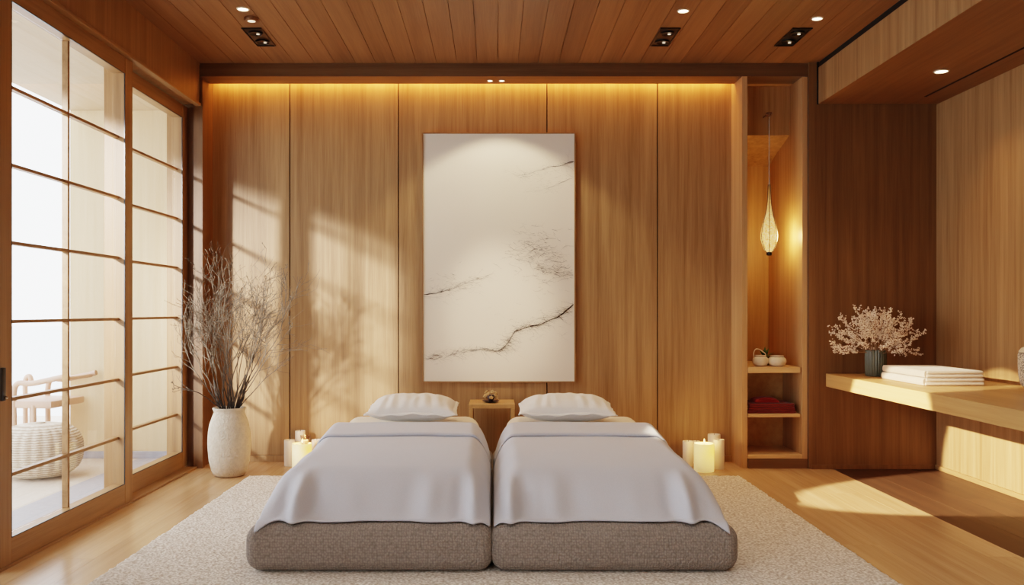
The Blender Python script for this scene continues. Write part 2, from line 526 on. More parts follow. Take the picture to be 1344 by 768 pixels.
# left wall: header over the sliding doors, and the solid stretch nearer the camera
mb = MB()
mb.box(-2.20, XL, YF, 5.998, 2.425, CEIL)
mb.box(-2.20, XL - .0, 1.6, 3.45, 0, 2.425)
mb.box(-2.20, -2.075, 6.06, 6.40, 0, 2.425)
struct(mb.build('wall_left', M['frame_v'], smooth=0), 'left wooden wall and header above the sliding glass doors', 'wall')
mb = MB()
mb.box(XL - .03, XL + .012, YF, 5.995, 2.412, 2.432, .004)
struct(mb.build('trim_4', M['frame_y'], smooth=0), 'slim wooden moulding along the lower edge of the left header', 'trim')
mb = MB()
mb.box(-2.16, -1.975, 3.46, 6.0, .0005, .012, .002)
struct(mb.build('trim_5', M['frame_y'], smooth=0), 'low wooden floor track under the sliding doors', 'trim')

# right wall, alcove back wall, soffit
mb = MB(); mb.box(XR, XR + .1, YF, 6.1, 0, 2.42)
struct(mb.build('wall_right', M['panel'], smooth=0), 'oak veneer right wall behind the long wall shelf', 'wall')
mb = MB(); mb.box(XR - .015, XR - .0005, YF, 5.975, 0, .03, .003)
struct(mb.build('baseboard_right', M['frame_y'], smooth=0), 'low pale skirting at the foot of the right wall', 'baseboard')
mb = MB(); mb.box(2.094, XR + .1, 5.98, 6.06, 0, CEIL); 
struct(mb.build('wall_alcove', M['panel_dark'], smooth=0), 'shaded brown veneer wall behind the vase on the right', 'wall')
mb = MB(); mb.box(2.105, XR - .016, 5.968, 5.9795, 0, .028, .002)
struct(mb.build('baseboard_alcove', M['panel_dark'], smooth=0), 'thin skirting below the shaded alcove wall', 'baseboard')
mb = MB()
mb.mi = 0; mb.box(2.155, XR + .1, YF, 5.965, 2.42, 2.665)
struct(mb.build('trim_6', M['soffit'], smooth=0), 'dropped wooden soffit box along the upper right of the room', 'trim')
mb = MB()  # solid black strips in the gap, its shade put into their colour
mb.box(2.157, 2.19, YF, 5.965, 2.666, 2.699)
mb.box(2.145, 2.155, 5.966, 5.979, 2.42, 2.70)
struct(mb.build('trim_7', M['gap'], smooth=0), 'black strips for the shade in the gap between the ceiling and the soffit box', 'trim')
mb = MB(); mb.box(2.752, 2.768, 2.0, 5.76, 2.4185, 2.4205)
struct(mb.build('trim_11', M['gap'], smooth=0), 'thin black slot in the soffit running beside the right wall', 'trim')
# pale face veneer of the soffit box
mb = MB(); mb.box(2.151, 2.1549, YF, 5.965, 2.4205, 2.662)
struct(mb.build('trim_8', M['panel'], smooth=0), 'pale veneer face of the dropped soffit box', 'trim')

mb = MB(); mb.box(-2.2, XR + .1, YF - .1, YF, 0, CEIL)
struct(mb.build('wall_front', M['plaster'], smooth=0), 'pale plaster wall behind the viewer', 'wall')
# ------------------------------------------------------------------ sliding doors
def sliding_door(name, xf, y0, y1, label, handle):
    d = empty(name, (xf, y0, .012))
    struct(d, label, 'door')
    L = y1 - y0; H = 2.40
    st, tr, br = .10, .085, .105
    dp = .07
    fr = MB()
    fr.box(-dp, 0, 0, st, 0, H, .003); fr.box(-dp, 0, L - st, L, 0, H, .003)
    fo = fr.build('stiles', M['frame_v'], d, smooth=0)
    rl = MB()
    rl.box(-dp, -.001, st, L - st, H - tr, H, .003); rl.box(-dp, -.001, st, L - st, 0, br, .003)
    rl.build('rails', M['frame_y'], d, smooth=0)
    gk = MB()
    e = .004
    for (a, b_, c, f) in ((st, L - st, br, br + e), (st, L - st, H - tr - e, H - tr)):
        gk.box(-.006, -.0005, a, b_, c, f)
    for (a, b_) in ((st, st + e), (L - st - e, L - st)):
        gk.box(-.006, -.0005, a, b_, br + e, H - tr - e)
    gk.build('seal', M['black'], d, smooth=0)
    # muntin grid on the outer plane
    zs = [z - .012 for z in (1.985, 1.66, 1.335, 1.005, .68, .365)]
    mu = MB()
    ys = [L * .5] if L > 1.2 else []
    for yy in ys: mu.box(-.064, -.034, yy - .009, yy + .009, br, H - tr, .002)
    for z in zs:
        segs = [(st, L * .5 - .0092), (L * .5 + .0092, L - st)] if ys else [(st, L - st)]
        for a, b_ in segs: mu.box(-.064, -.034, a, b_, z - .0075, z + .0075, .002)
    mu.build('muntin_grid', M['frame_y'], d, smooth=0)
    gl = MB(); gl.box(-.056, -.052, st + .001, L - st - .001, br + .001, H - tr - .001)
    gl.build('glass_pane', M['glass'], d, smooth=0)
    if handle:
        h = MB()
        h.box(.0008, .014, .004, .034, .675, .81, .004)
        ho = h.build('door_handle', M['black'], d, smooth=30)
        k = MB(); k.ball((.017, .026, .688), .007, 2); k.build('lock_knob', M['chrome'], ho)
    return d
sliding_door('door_1', -1.98, 3.60, 4.94, 'nearer sliding glass door with a two column grid of thin bars', True)
sliding_door('door_2', -2.052, 4.90, 6.04, 'farther sliding glass door with a single column of thin bars beside the vase', False)

# ------------------------------------------------------------------ porch outside
mb = MB()
y = 1.5
x = -5.2
while x < -2.5:
    mb.box(x + .001, x + .139, -1, 9.0, -.04, -.0)
    x += .14
struct(mb.build('floor_outside', M['deck'], smooth=0), 'pale timber terrace floor outside the sliding doors', 'floor')
mb = MB(); mb.box(-2.52, -2.205, -1, 6.42, -.04, .002)  # flat blue grey band along the inner edge of the deck
struct(mb.build('trim_9', M['toned'], smooth=0), 'blue grey stone strip outside along the sliding doors', 'trim')
mb = MB(); mb.box(-2.204, -2.162, 3.46, 6.0, -.04, .03, .003)
struct(mb.build('trim_10', M['porch_soffit'], smooth=0), 'pale outer sill of the sliding doors', 'trim')
mb = MB(); mb.box(-3.02, -2.21, 6.42, 6.62, 0, 2.48)
struct(mb.build('wall_outside', M['porch'], smooth=0), 'pale timber wall at the end of the terrace outside', 'wall')
mb = MB(); mb.box(-3.02, -2.21, 6.405, 6.419, 0, .05, .003)
struct(mb.build('baseboard_outside', M['toned'], smooth=0), 'grey skirting at the foot of the terrace wall outside', 'baseboard')
mb = MB(); mb.box(-3.02, -2.202, -1, 6.62, 2.481, 2.60)
struct(mb.build('ceiling_outside', M['porch_soffit'], smooth=0), 'pale timber roof overhang above the terrace outside', 'ceiling')
mb = MB(); mb.box(-90, -5.3, -30, 120, -1.3, -1.0)
struct(mb.build('ground_outside', M['water'], smooth=0), 'hazy white water beyond the terrace', 'water')

# ------------------------------------------------------------------ wicker pouf and chair outside
po = empty('wicker_pouf', (-2.87, 5.70, .0), 0, 'round woven wicker pouf on the terrace outside the nearer door', 'pouf')
prof = []
for i in range(25):
    t = -PI / 2 + PI * i / 24
    prof.append((max(.0001, .245 * (abs(math.cos(t)) ** .62)), .17 + .17 * (abs(math.sin(t)) ** .8) * (1 if t > 0 else -1)))
mb = MB(); mb.lathe(prof, 168, rfun=lambda a, z: 1 + .035 * abs(math.sin(a * 12)))
mb.build('cover', M['wicker'], po, smooth=80)
mb = MB(); mb.cyl(0, 0, .338, .346, .03, 24, .003); mb.build('button', M['wicker'], po)

ch = empty('terrace_armchair', (-3.13, 6.19, .0), R(-6), 'pale pinkish wooden armchair behind the wicker pouf outside', 'chair')
def arc(pts, n=8):
    P = [Vector(p) for p in pts]; P = [P[0] * 2 - P[1]] + P + [P[-1] * 2 - P[-2]]
    out = []
    for i in range(1, len(P) - 2):
        for k in range(n):
            t = k / n
            a, b_, c, d = P[i - 1], P[i], P[i + 1], P[i + 2]
            out.append(.5 * ((2 * b_) + (c - a) * t + (2 * a - 5 * b_ + 4 * c - d) * t * t + (3 * b_ - a - 3 * c + d) * t ** 3))
    out.append(P[-2])
    return out
for sy in (-.19, .19):
    mb = MB(); mb.tube(arc([(-.05 - .0, sy, 0), (-.05, sy, .3), (-.05, sy, .50), (-.02, sy, .565), (.07, sy, .565), (.2, sy, .59), (.31, sy, .615)]), .019, 10)
    mb.build('armrest', M['chairwood'], ch, smooth=60)
    mb = MB(); mb.tube([(-.17, sy, 0), (-.17, sy, .43)], .018, 10); mb.build('leg', M['chairwood'], ch)
    mb = MB(); mb.tube(arc([(.09, sy, 0), (.09, sy, .2), (.09, sy, .42)]), .017, 10); mb.build('leg', M['chairwood'], ch, smooth=60)
mb = MB(); mb.box(-.24, .22, -.2, .2, .40, .45, .012); mb.build('seat', M['chairwood'], ch)
mb = MB()
for z in (.595,): mb.tube([(.275, -.19, z), (.29, 0, z), (.275, .19, z)], .013, 8)
mb.build('backrest', M['chairwood'], ch, smooth=60)
for x_ in (-.22,):
    mb = MB(); mb.tube(arc([(x_, .19, 0), (x_, .19, .4), (x_ , .19, .55), (x_ + .03, .19, .585), (x_ + .05, .19, .54)]), .018, 10); mb.build('arm_post', M['chairwood'], ch, smooth=60)

# ------------------------------------------------------------------ display niche cabinet
nc = empty('display_niche', (1.692, 6.0, 0), 0, 'tall narrow built-in display niche with open shelves and a hanging lamp', 'niche')
W = .364; D = .74
mb = MB(); mb.box(W, W + .034, 0, D, .0, 2.61, .0015); mb.build('side_panel', M['cabinet'], nc, smooth=0)
mb = MB(); mb.box(-.037, W + .034, D, D + .02, 0, 2.61); mb.build('back_panel', M['cabinet'], nc, smooth=0)
mb = MB(); mb.box(0.001, W - .001, .40, .42, .09, .635); mb.build('inner_back', M['shelf'], nc, smooth=0)  # paler oak stands for the light inside this compartment
mb = MB(); mb.prism([(.26, 2.61), (.26, 2.27), (D - .001, 2.13), (D - .001, 2.61)], 'x', .001, W - .001); mb.build('top_bulkhead', M['panel'], nc, smooth=0)
mb = MB(); mb.box(.001, W - .012, .002, D - .001, .636, .674, .002); mb.build('shelf', M['shelf_x'], nc, smooth=0)
mb = MB(); mb.box(.001, W - .012, .004, .398, .340, .362, .002); mb.build('shelf', M['shelf_x'], nc, smooth=0)
mb = MB(); mb.box(.001, W - .001, -.004, .398, .065, .092, .002); mb.build('shelf', M['shelf_x'], nc, smooth=0)
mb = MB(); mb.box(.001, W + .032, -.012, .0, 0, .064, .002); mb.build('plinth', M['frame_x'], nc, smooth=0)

# hanging mosaic lamp in the niche
lp = empty('hanging_lamp', (1.872, 6.12, 1.447), 0, 'teardrop mosaic glass lamp hanging in the display niche', 'lamp')
prof = [(.016, .0), (.030, .012), (.044, .045), (.055, .085), (.057, .115), (.052, .155), (.042, .20), (.030, .245), (.020, .29), (.013, .34), (.009, .40), (.006, .46)]
pp = []
for i in range(len(prof) - 1):
    for k in range(3):
        t = k / 3
        pp.append((prof[i][0] * (1 - t) + prof[i + 1][0] * t, prof[i][1] * (1 - t) + prof[i + 1][1] * t))
pp.append(prof[-1])
mb = MB(); mb.lathe(pp, 32); mb.build('glass_shade', M['lampglass'], lp, smooth=70)
mb = MB()
for k in range(6):
    a = 2 * PI * k / 6 + .26
    mb.tube([((r + .0012) * math.cos(a), (r + .0012) * math.sin(a), z) for r, z in prof], .0024, 5)
mb.build('wire_cage', M['plate'], lp, smooth=60)
mb = MB(); mb.lathe([(.012, -.022), (.019, -.018), (.019, .002), (.012, .004)], 20); mb.build('bottom_cap', M['black'], lp)
mb = MB(); mb.tube([(0, 0, .455), (0, 0, .93)], .0028, 8); mb.build('cord', M['chrome'], lp)
mb = MB(); mb.tube([(0, 0, .925), (0, .06, .945), (0, .134, .945)], .005, 8); mb.cyl(0, .0, .925, .945, .014, 16, .003); mb.lathe([(.02, 0), (.02, .01)], 16, (0, 0, .94)); mb.build('ceiling_hook', M['brown_metal'], lp, smooth=50)

# pots on the niche shelf
def pot(x, y, w, h, label, handle):
    p = empty('ceramic_pot', (x, y, .6745), 0, label, 'pot')
    pr = [(w * .55, 0), (w * .82, h * .12), (w * .98, h * .35), (w, h * .5), (w * .93, h * .72), (w * .74, h * .86), (w * .70, h * .88), (w * .72, h * .93), (w * .72, h), (w * .62, h), (w * .60, h * .8)]
    mb = MB(); mb.lathe(pr, 36); mb.build('body', M['ceramic'], p, smooth=50)
    mb = MB(); mb.lathe([(w * .725, h * .87), (w * .745, h * .9), (w * .725, h * .93)], 36); mb.build('rim_band', M['brown_metal'], p, smooth=60)
    if handle:
        mb = MB(); mb.tube(arc([(-w * .8, 0, h * .6), (-w * .85, 0, h * 1.2), (-w * .6, 0, h * 1.52), (-w * .1, 0, h * 1.5), (w * .6, 0, h * 1.15), (w * .7, 0, h * .95)]), .0035, 8); mb.build('handle', M['ceramic'], p, smooth=60)
    return p
pot(1.806, 6.10, .053, .075, 'small cream ceramic pot with a looped handle on the niche shelf', True)
pot(1.919, 6.10, .062, .072, 'wider cream ceramic bowl without handle on the niche shelf', False)
sc = empty('potted_succulent', (1.866, 6.20, .6745), 0, 'spiky green succulent standing behind the two cream pots', 'plant')
mb = MB(); mb.lathe([(.03, 0), (.036, .03), (.04, .06), (.034, .06), (.032, .045)], 24); mb.build('pot', M['plate'], sc, smooth=40)
mb = MB()
rl = random.Random(5)
for k in range(13):
    a = 2 * PI * k / 13 + rl.random() * .3; el = R(38 + 40 * (k % 3) / 2); Ln = .065 + .03 * rl.random()
    d = Vector((math.cos(a) * math.cos(el), math.sin(a) * math.cos(el), math.sin(el)))
    sd = Vector((-math.sin(a), math.cos(a), 0))
    b0 = Vector((0, 0, .05))
    vs = []
    for i in range(6):
        t = i / 5; c = b0 + d * Ln * t + Vector((0, 0, -.012 * t * t)); wd = .010 * math.sin(PI * (.22 + .78 * t) ) + .0004
        vs += [c - sd * wd, c + Vector((0, 0, -.003 * (1 - t))), c + sd * wd]
    fs = []
    for i in range(5):
        for j in range(2): fs.append((i * 3 + j, i * 3 + j + 1, i * 3 + j + 4, i * 3 + j + 3))
    mb.add(vs, fs)
mb.build('leaves', M['leaf'], sc, smooth=60)

# folded red cloths on the lower niche shelf
def folded(mb, x0, x1, y0, y1, z0, z1, layers, rnd, sag=.002):
    h = (z1 - z0) / layers
    for i in range(layers):
        a = z0 + i * h
        j = [(rnd.random() - .5) * .006 for _ in range(4)]
        mb.box(x0 + abs(j[0]), x1 - abs(j[1]), y0 + abs(j[2]), y1 - abs(j[3]), a + .0004, a + h - .0004, min(h * .42, .02), 4)
rr = random.Random(11)
zz = .3625
for i, (t, lab) in enumerate(((.022, 'dark red folded cloth, bottom of the pile on the niche shelf'), (.016, 'dark red folded cloth, middle of the pile on the niche shelf'), (.026, 'dark red folded cloth, upper one under the red pouch'))):
    o = empty('folded_cloth', (1.862, 6.16, zz), 0, lab, 'cloth', 'red cloths on the niche shelf')
    mb = MB(); folded(mb, -.16 + .004 * i, .165 - .004 * i, -.13, .13, 0, t, 1 if t < .02 else 2, rr)
    mb.build('folds', M['red'], o, smooth=50)
    zz += t + .0006
o = empty('red_pouch', (1.845, 6.14, zz), 0, 'small bright red silk pouch on top of the red cloths', 'pouch')
def pf(u, v):
    a = (u - .5) * 2; b_ = (v - .5) * 2
    e = max(0, (1 - abs(a) ** 4) * (1 - abs(b_) ** 4)) ** .5
    return (a * .085, b_ * .07, .003 + .032 * e * (1 + .25 * math.sin(a * 9 + b_ * 4) * .3))
mb = MB(); mb.grid(pf, 24, 20); mb.grid(lambda u, v: ((u - .5) * .17, (v - .5) * .14, .001), 2, 2); mb.build('cover', M['red2'], o, smooth=60)
mb = MB(); mb.tube(arc([(-.055, -.055, .022), (-.02, -.075, .03), (.02, -.075, .03), (.055, -.055, .022)]), .005, 8); mb.build('band', M['red2'], o, smooth=60)

# ------------------------------------------------------------------ long wall shelf on the right
sh = empty('wall_shelf', (2.2, 5.965, 0), 0, 'long thick floating oak shelf along the right wall', 'shelf')
mb = MB(); mb.box(0, .738, -4.6, 0, .548, .634, .003); mb.build('shelf_board', M['shelf'], sh, smooth=0)

# towels
rr = random.Random(4)
for i, (z0, t, lab, sx) in enumerate(((.6345, .043, 'folded cream towel, lower of the pair on the wall shelf', 0), (.6790, .040, 'folded cream towel, upper of the pair on the wall shelf', .006))):
    o = empty('folded_towel', (2.545, 5.24, z0), 0, lab, 'towel', 'towels on the wall shelf')
    mb = MB()
    h = t / 2
    for L in range(2):
        x0, x1, y0, y1 = -.165 + sx + .003 * L, .165 - sx, -.275, .275
        def tf(u, v, x0=x0, x1=x1, y0=y0, y1=y1, L=L):
            return (x0 + (x1 - x0) * u, y0 + (y1 - y0) * v, L * h + h * .99 + .0018 * math.sin(u * 5 + v * 3 + L + i * 2))
        mb.box(x0, x1, y0, y1, L * h + .0006, (L + 1) * h - .0006, h * .46, 4)
    # rounded fold joining the two layers on the left side
    mb.build('folds', M['towel'], o, smooth=60)
    fold = MB()
    for k in range(1):
        pass
    n = 10; prf = [(-.165 + sx - (h * .98) * .45 * math.sin(PI * j / n), .0012 + (t - .0024) * (1 - math.cos(PI * j / n)) / 2) for j in range(n + 1)]
    fold.prism(prf + [(-.14, t - .0015), (-.14, .0015)], 'y', -.268, .268)
    fold.build('rounded_fold', M['towel'], o, smooth=50)

# ribbed vase with dried flowers
vz = empty('ribbed_vase', (2.43, 5.73, .6345), 0, 'smoky green ribbed glass vase at the far end of the wall shelf', 'vase')
nf = 26
pr = [(.054, 0), (.060, .006), (.063, .06), (.064, .12), (.063, .165), (.058, .166), (.057, .12), (.055, .02), (.001, .012)]
mb = MB(); mb.lathe(pr, 156, rfun=lambda a, z: 1 + .035 * math.sin(a * nf)); mb.build('body', M['vaseglass'], vz, smooth=60)
rf = random.Random(21)
def spray(name, base, d, Ln, rnd, parent):
    # one stem with blossoms near its tip and along short side twigs
    side = d.orthogonal().normalized(); up = Vector((0, 0, 1))
    pts = []
    bend = Vector((rnd.uniform(-1, 1), rnd.uniform(-1, 1), rnd.uniform(-.6, .2))) * .05
    for i in range(8):
        t = i / 7
        pts.append(base + d * Ln * t + bend * t * t)
    s = MB(); s.tube(pts, [.0018 * (1 - .6 * i / 7) for i in range(8)], 4)
    bl = MB()
    def blossom(p, r):
        q = [Vector(v) * r for v in ((1, 0, 0), (-1, 0, 0), (0, 1, 0), (0, -1, 0), (0, 0, .8), (0, 0, -.8))]
        rot = Matrix.Rotation(rnd.random() * 6, 3, Vector((rnd.random(), rnd.random(), rnd.random() + .01)).normalized())
        bl.add([p + rot @ v for v in q], [(0, 2, 4), (2, 1, 4), (1, 3, 4), (3, 0, 4), (2, 0, 5), (1, 2, 5), (3, 1, 5), (0, 3, 5)])
    for k in range(11):
        t = .40 + .6 * k / 10
        c = base + d * Ln * t + bend * t * t
        tw = (d * .7 + Vector((rnd.uniform(-1, 1), rnd.uniform(-1, 1), rnd.uniform(-.7, .9)))).normalized()
        tl = Ln * rnd.uniform(.05, .17)
        e = c + tw * tl
        s.tube([c, c + tw * tl * .5, e], [.0009, .0007, .0005], 3)
        for q in range(5):
            f = .3 + .7 * q / 4
            blossom(c + tw * tl * f + Vector((rnd.uniform(-1, 1), rnd.uniform(-1, 1), rnd.uniform(-1, 1))) * .007, rnd.uniform(.0038, .0066))
    blossom(pts[-1], .006)
    o = s.build('stem', M['stem'], parent, smooth=0, fix=False)
    bl.build('blossoms', M['blossom'], parent, smooth=60, fix=False)
fc = Vector((2.43, 5.73, .6345))
for k in range(64):
    a = k * 2.39996 + rf.random() * .4
    el = R(2 + 88 * ((k + .5) / 64) ** .9)
    d = Vector((math.cos(a) * math.cos(el) , math.sin(a) * math.cos(el) * .8, math.sin(el) * .95)).normalized()
    base = Vector((.035 * math.cos(a), .035 * math.sin(a), .145))
    Ln = rf.uniform(.19, .25) * (1.0 + .25 * math.sin(el))
    e = empty('dried_flower_stem', fc, 0, 'dried flower stem with tiny pale blossoms in the ribbed vase', 'dried flower', 'pale dried flowers in the ribbed vase')
    spray('s', base, d, Ln, rf, e)
    # lower end stands in the vase
    mb = MB(); mb.tube([Vector((.012 * math.cos(a), .012 * math.sin(a), .02)), base], .0014, 4); mb.build('stem', M['stem'], e, smooth=0, fix=False)

# speckled jar at the right edge
jr = empty('speckled_jar', (2.80, 4.60, .6345), 0, 'speckled stoneware lidded jar at the right edge of the wall shelf', 'jar')
mb = MB(); mb.lathe([(.04, 0), (.075, .012), (.096, .04), (.104, .08), (.107, .13), (.107, .19), (.104, .197)], 48); mb.build('body', M['speckle'], jr, smooth=50)
mb = MB(); mb.lathe([(.1035, .1972), (.1045, .199), (.1035, .2015)], 48); mb.build('seam', M['black'], jr, smooth=50)
mb = MB(); mb.lathe([(.104, .2018), (.102, .21), (.09, .225), (.06, .236), (.001, .24)], 48); mb.build('lid', M['ceramic'], jr, smooth=60)

# ------------------------------------------------------------------ painting
PX0, PX1, PZ0, PZ1 = -.497, .567, .553, 2.285
pt = empty('wall_painting', (0, YB - .0005, 0), 0, 'tall cream abstract ink painting in a thin wooden frame above the beds', 'painting')
mb = MB(); mb.box(PX0 + .008, PX1 - .008, -.030, -.002, PZ0 + .008, PZ1 - .008); mb.build('canvas', M['canvas'], pt, smooth=0)
mb = MB()
for (a, b_, c, d) in ((PX0, PX0 + .009, PZ0, PZ1), (PX1 - .009, PX1, PZ0, PZ1), (PX0 + .009, PX1 - .009, PZ0, PZ0 + .009), (PX0 + .009, PX1 - .009, PZ1 - .009, PZ1)):
    mb.box(a, b_, -.038, -.001, c, d, .001)
mb.build('frame', M['frame_v'], pt, smooth=0)
# ink strokes: wandering thin ribbons on the canvas
ri = random.Random(17)
V = []; F = []; A = []
def P2(u, v): return (PX0 + .012 + u * (PX1 - PX0 - .024), PZ0 + .012 + v * (PZ1 - PZ0 - .024))
def ribbon(pts, ws, al):
    o = len(V); n = len(pts)
    dy = -.0303 - ri.random() * .0012
    for i, (x_, z_) in enumerate(pts):
        a = pts[max(0, i - 1)]; b_ = pts[min(n - 1, i + 1)]
        t = Vector((b_[0] - a[0], b_[1] - a[1]))
        if t.length < 1e-7: t = Vector((1, 0))
        t.normalize()
        nx, nz = -t.y, t.x
        V.append((x_ + nx * ws[i], dy, z_ + nz * ws[i])); V.append((x_ - nx * ws[i], dy, z_ - nz * ws[i]))
        aa = al[i] if hasattr(al, '__len__') else al
        A.extend([aa, aa])
    for i in range(n - 1): F.append((o + 2 * i, o + 2 * i + 1, o + 2 * i + 3, o + 2 * i + 2))
def inside(p): return PX0 + .011 < p[0] < PX1 - .011 and PZ0 + .011 < p[1] < PZ1 - .011
def wander(p, ang, L, w, al, depth, jit=.35, turn=.0):
    st = .006; pts = [p]; a = ang; n = max(3, int(L / st))
    for i in range(n):
        a += ri.gauss(0, jit * .6) ; a += (ang - a) * .18
        q = (pts[-1][0] + math.cos(a) * st, pts[-1][1] + math.sin(a) * st)
        if not inside(q): break
        pts.append(q)
        if depth > 0 and ri.random() < .16:
            wander(q, a + ri.choice((-1, 1)) * ri.uniform(.4, 1.2), L * ri.uniform(.2, .5), w * .55, al * .75, depth - 1, jit)
    if len(pts) < 3: return
    m = len(pts)
    ws = [w * (.35 + .65 * (1 - i / m)) * ri.uniform(.6, 1.3) for i in range(m)]
    ribbon(pts, ws, [al * (1 - .6 * i / m) for i in range(m)])
def stroke(ctrl, w, al, twig=.25, spread=.02, copies=3, rough=.004):
    # ctrl in crop fractions (u,v); strong end last
    C = [P2(u, v) for u, v in ctrl]
    cp = [p for p in arc([(c[0], 0, c[1]) for c in C], 10)]
    for k in range(copies):
        off = 0 if k == 0 else ri.uniform(-spread, spread)
        pts = []; ph = ri.random() * 10
        m = len(cp)
        for i, p in enumerate(cp):
            r1 = rough * (noise.noise(Vector((p.x * 18, ph, p.z * 18))) * 2.2 + noise.noise(Vector((p.x * 60, ph + 5, 0))) )
            q = (p.x + r1 * .5, p.z + r1 + off * (1 - i / m * .6))
            if inside(q): pts.append(q)
        if len(pts) < 3: continue
        m = len(pts)
        ws = [w * (.15 + .85 * (i / m)) * ri.uniform(.45, 1.25) * (1 if k == 0 else .4) for i in range(m)]
        al_ = [al * (.25 + .75 * i / m) * (1 if k == 0 else .45) for i in range(m)]
        ribbon(pts, ws, al_)
        for i, q in enumerate(pts):
            if ri.random() < twig:
                ang = ri.choice((ri.uniform(.1, .9), ri.uniform(-.7, .1), PI - ri.uniform(-.4, .6)))
                wander(q, ang, ri.uniform(.03, .11), w * .32, al * .5, 1)
def cloud(u0, u1, v0, v1, n, al, w=.0012, L=.07):
    for _ in range(n):
        u = max(min(ri.gauss((u0 + u1) / 2, (u1 - u0) / 4), .99), .01); v = ri.gauss((v0 + v1) / 2, (v1 - v0) / 4)
        p = P2(u, v)
        if inside(p): wander(p, ri.choice((0, PI)) + ri.uniform(-.7, .5), ri.uniform(.3, 1) * L, w * ri.uniform(.5, 1.2), al * ri.uniform(.5, 1), 1)
stroke([(.02, .09), (.15, .10), (.27, .12), (.40, .127), (.50, .122), (.56, .155), (.61, .20), (.68, .215), (.78, .23), (.88, .255), (.95, .285), (1, .31)], .0042, .85, .5, .012, 5)
stroke([(.52, .125), (.60, .19), (.75, .25), (.90, .265), (1, .28)], .0018, .5, .4, .02, 3)
stroke([(.42, .42), (.30, .40), (.20, .375), (.12, .36), (.0, .347)], .0032, .7, .5, .014, 4)
stroke([(.40, .36), (.26, .375), (.14, .345), (.0, .34)], .0015, .4, .4, .02, 2)
stroke([(.62, .83), (.72, .845), (.82, .865), (.92, .875), (1, .89)], .0026, .65, .4, .01, 4)
stroke([(.66, .765), (.78, .775), (.90, .80), (1, .825)], .0016, .5, .4, .012, 3)
stroke([(.94, .875), (.96, .84), (1, .825)], .0016, .5, .2, .006, 2)
stroke([(.60, .50), (.70, .49), (.80, .46), (.90, .43), (1, .43)], .0018, .5, .6, .03, 5, .008)
cloud(.55, .95, .44, .62, 170, .6, .0015, .09)
cloud(.72, 1.0, .38, .50, 100, .55, .0014)
cloud(.03, .38, .33, .45, 70, .42)
cloud(.45, 1.0, .14, .30, 70, .30)
cloud(.02, .35, .07, .13, 40, .25)
cloud(.6, 1.0, .75, .88, 50, .25)
me = bpy.data.meshes.new('ink_strokes'); me.from_pydata(V, [], F); me.materials.append(M['ink'])
at = me.attributes.new('ink', 'FLOAT', 'POINT'); at.data.foreach_set('value', A)
o = bpy.data.objects.new('ink_strokes', me); COL.objects.link(o); o.parent = pt

# ------------------------------------------------------------------ rug
RZ = .02
mb = MB()
rx0, rx1, ry0, ry1 = -1.54, 1.546, 2.3, 5.64
def rugf(u, v):
    x_ = rx0 + (rx1 - rx0) * u; y_ = ry0 + (ry1 - ry0) * v
    e = min(u * (rx1 - rx0), (1 - u) * (rx1 - rx0), v * (ry1 - ry0), (1 - v) * (ry1 - ry0))
    k = min(1, e / .018); k = math.sqrt(1 - (1 - k) ** 2)
    under = (-1.0 < x_ < .97 and 3.5 < y_ < 5.6)
    h = .0015 + (RZ - .004) * k
    if not under: h += .006 * k * noise.noise(Vector((x_ * 40, y_ * 40, 0))) + .0025 * k
    wob = .006 * noise.noise(Vector((x_ * 20, y_ * 20, 3))) if e < .02 else 0
    return (x_ + wob, y_ + wob, h)
mb.grid(rugf, 260, 280)
tag(mb.build('area_rug', M['rug'], smooth=180, fix=False), 'large cream loop pile rug under the two beds', 'rug')

# ------------------------------------------------------------------ beds
def smooth01(t):
    t = max(0, min(1, t)); return t * t * (3 - 2 * t)
BL, BHX = 2.08, .490
ZB = .205   # top of the base cushion
def mtop(y):  # top of mattress along the bed (0 foot .. 2.08 head)
    if y < .9: return .352 + .012 * smooth01((y - .3) / .6)
    return .364 + .046 * smooth01((y - .9) / .8)
def make_bed(cx, label):
    b = empty('floor_bed', (cx, 3.52, 0), 0, label, 'bed', 'pair of low massage beds on the rug')
    mb = MB(); mb.box(-BHX, BHX, 0, BL, RZ, ZB, .062, 6)
    vs = []
    for (x_, y_, z_) in mb.v:
        if z_ > ZB - .001: z_ += 0
        vs.append((x_, y_, z_))
    mb.v = vs
    mb.build('base_cushion', M['cushion'], b, smooth=60)
    mb = MB(); mb.box(-.405, .405, .36, BL, ZB + .001, .41, .085, 6)
    mb.v = [(x_, y_, ZB + .001 + (z_ - ZB - .001) * (mtop(y_) - ZB - .008) / (.41 - ZB)) for (x_, y_, z_) in mb.v]
    # slice lengthwise so that the slope follows
    o = mb.build('mattress', M['sheet'], b, smooth=60)
    bm = bmesh.new(); bm.from_mesh(o.data)
    for k in range(1, 12):
        yy = .5 + k * .12
        g = bm.verts[:] + bm.edges[:] + bm.faces[:]
        bmesh.ops.bisect_plane(bm, geom=g, plane_co=(0, yy, 0), plane_no=(0, 1, 0))
    for v in bm.verts:
        pass
    bm.to_mesh(o.data); bm.free()
    return b
bedL = make_bed(-.492, 'left low floor bed with a taupe knitted base cushion')
bedR = make_bed(.478, 'right low floor bed with a taupe knitted base cushion')

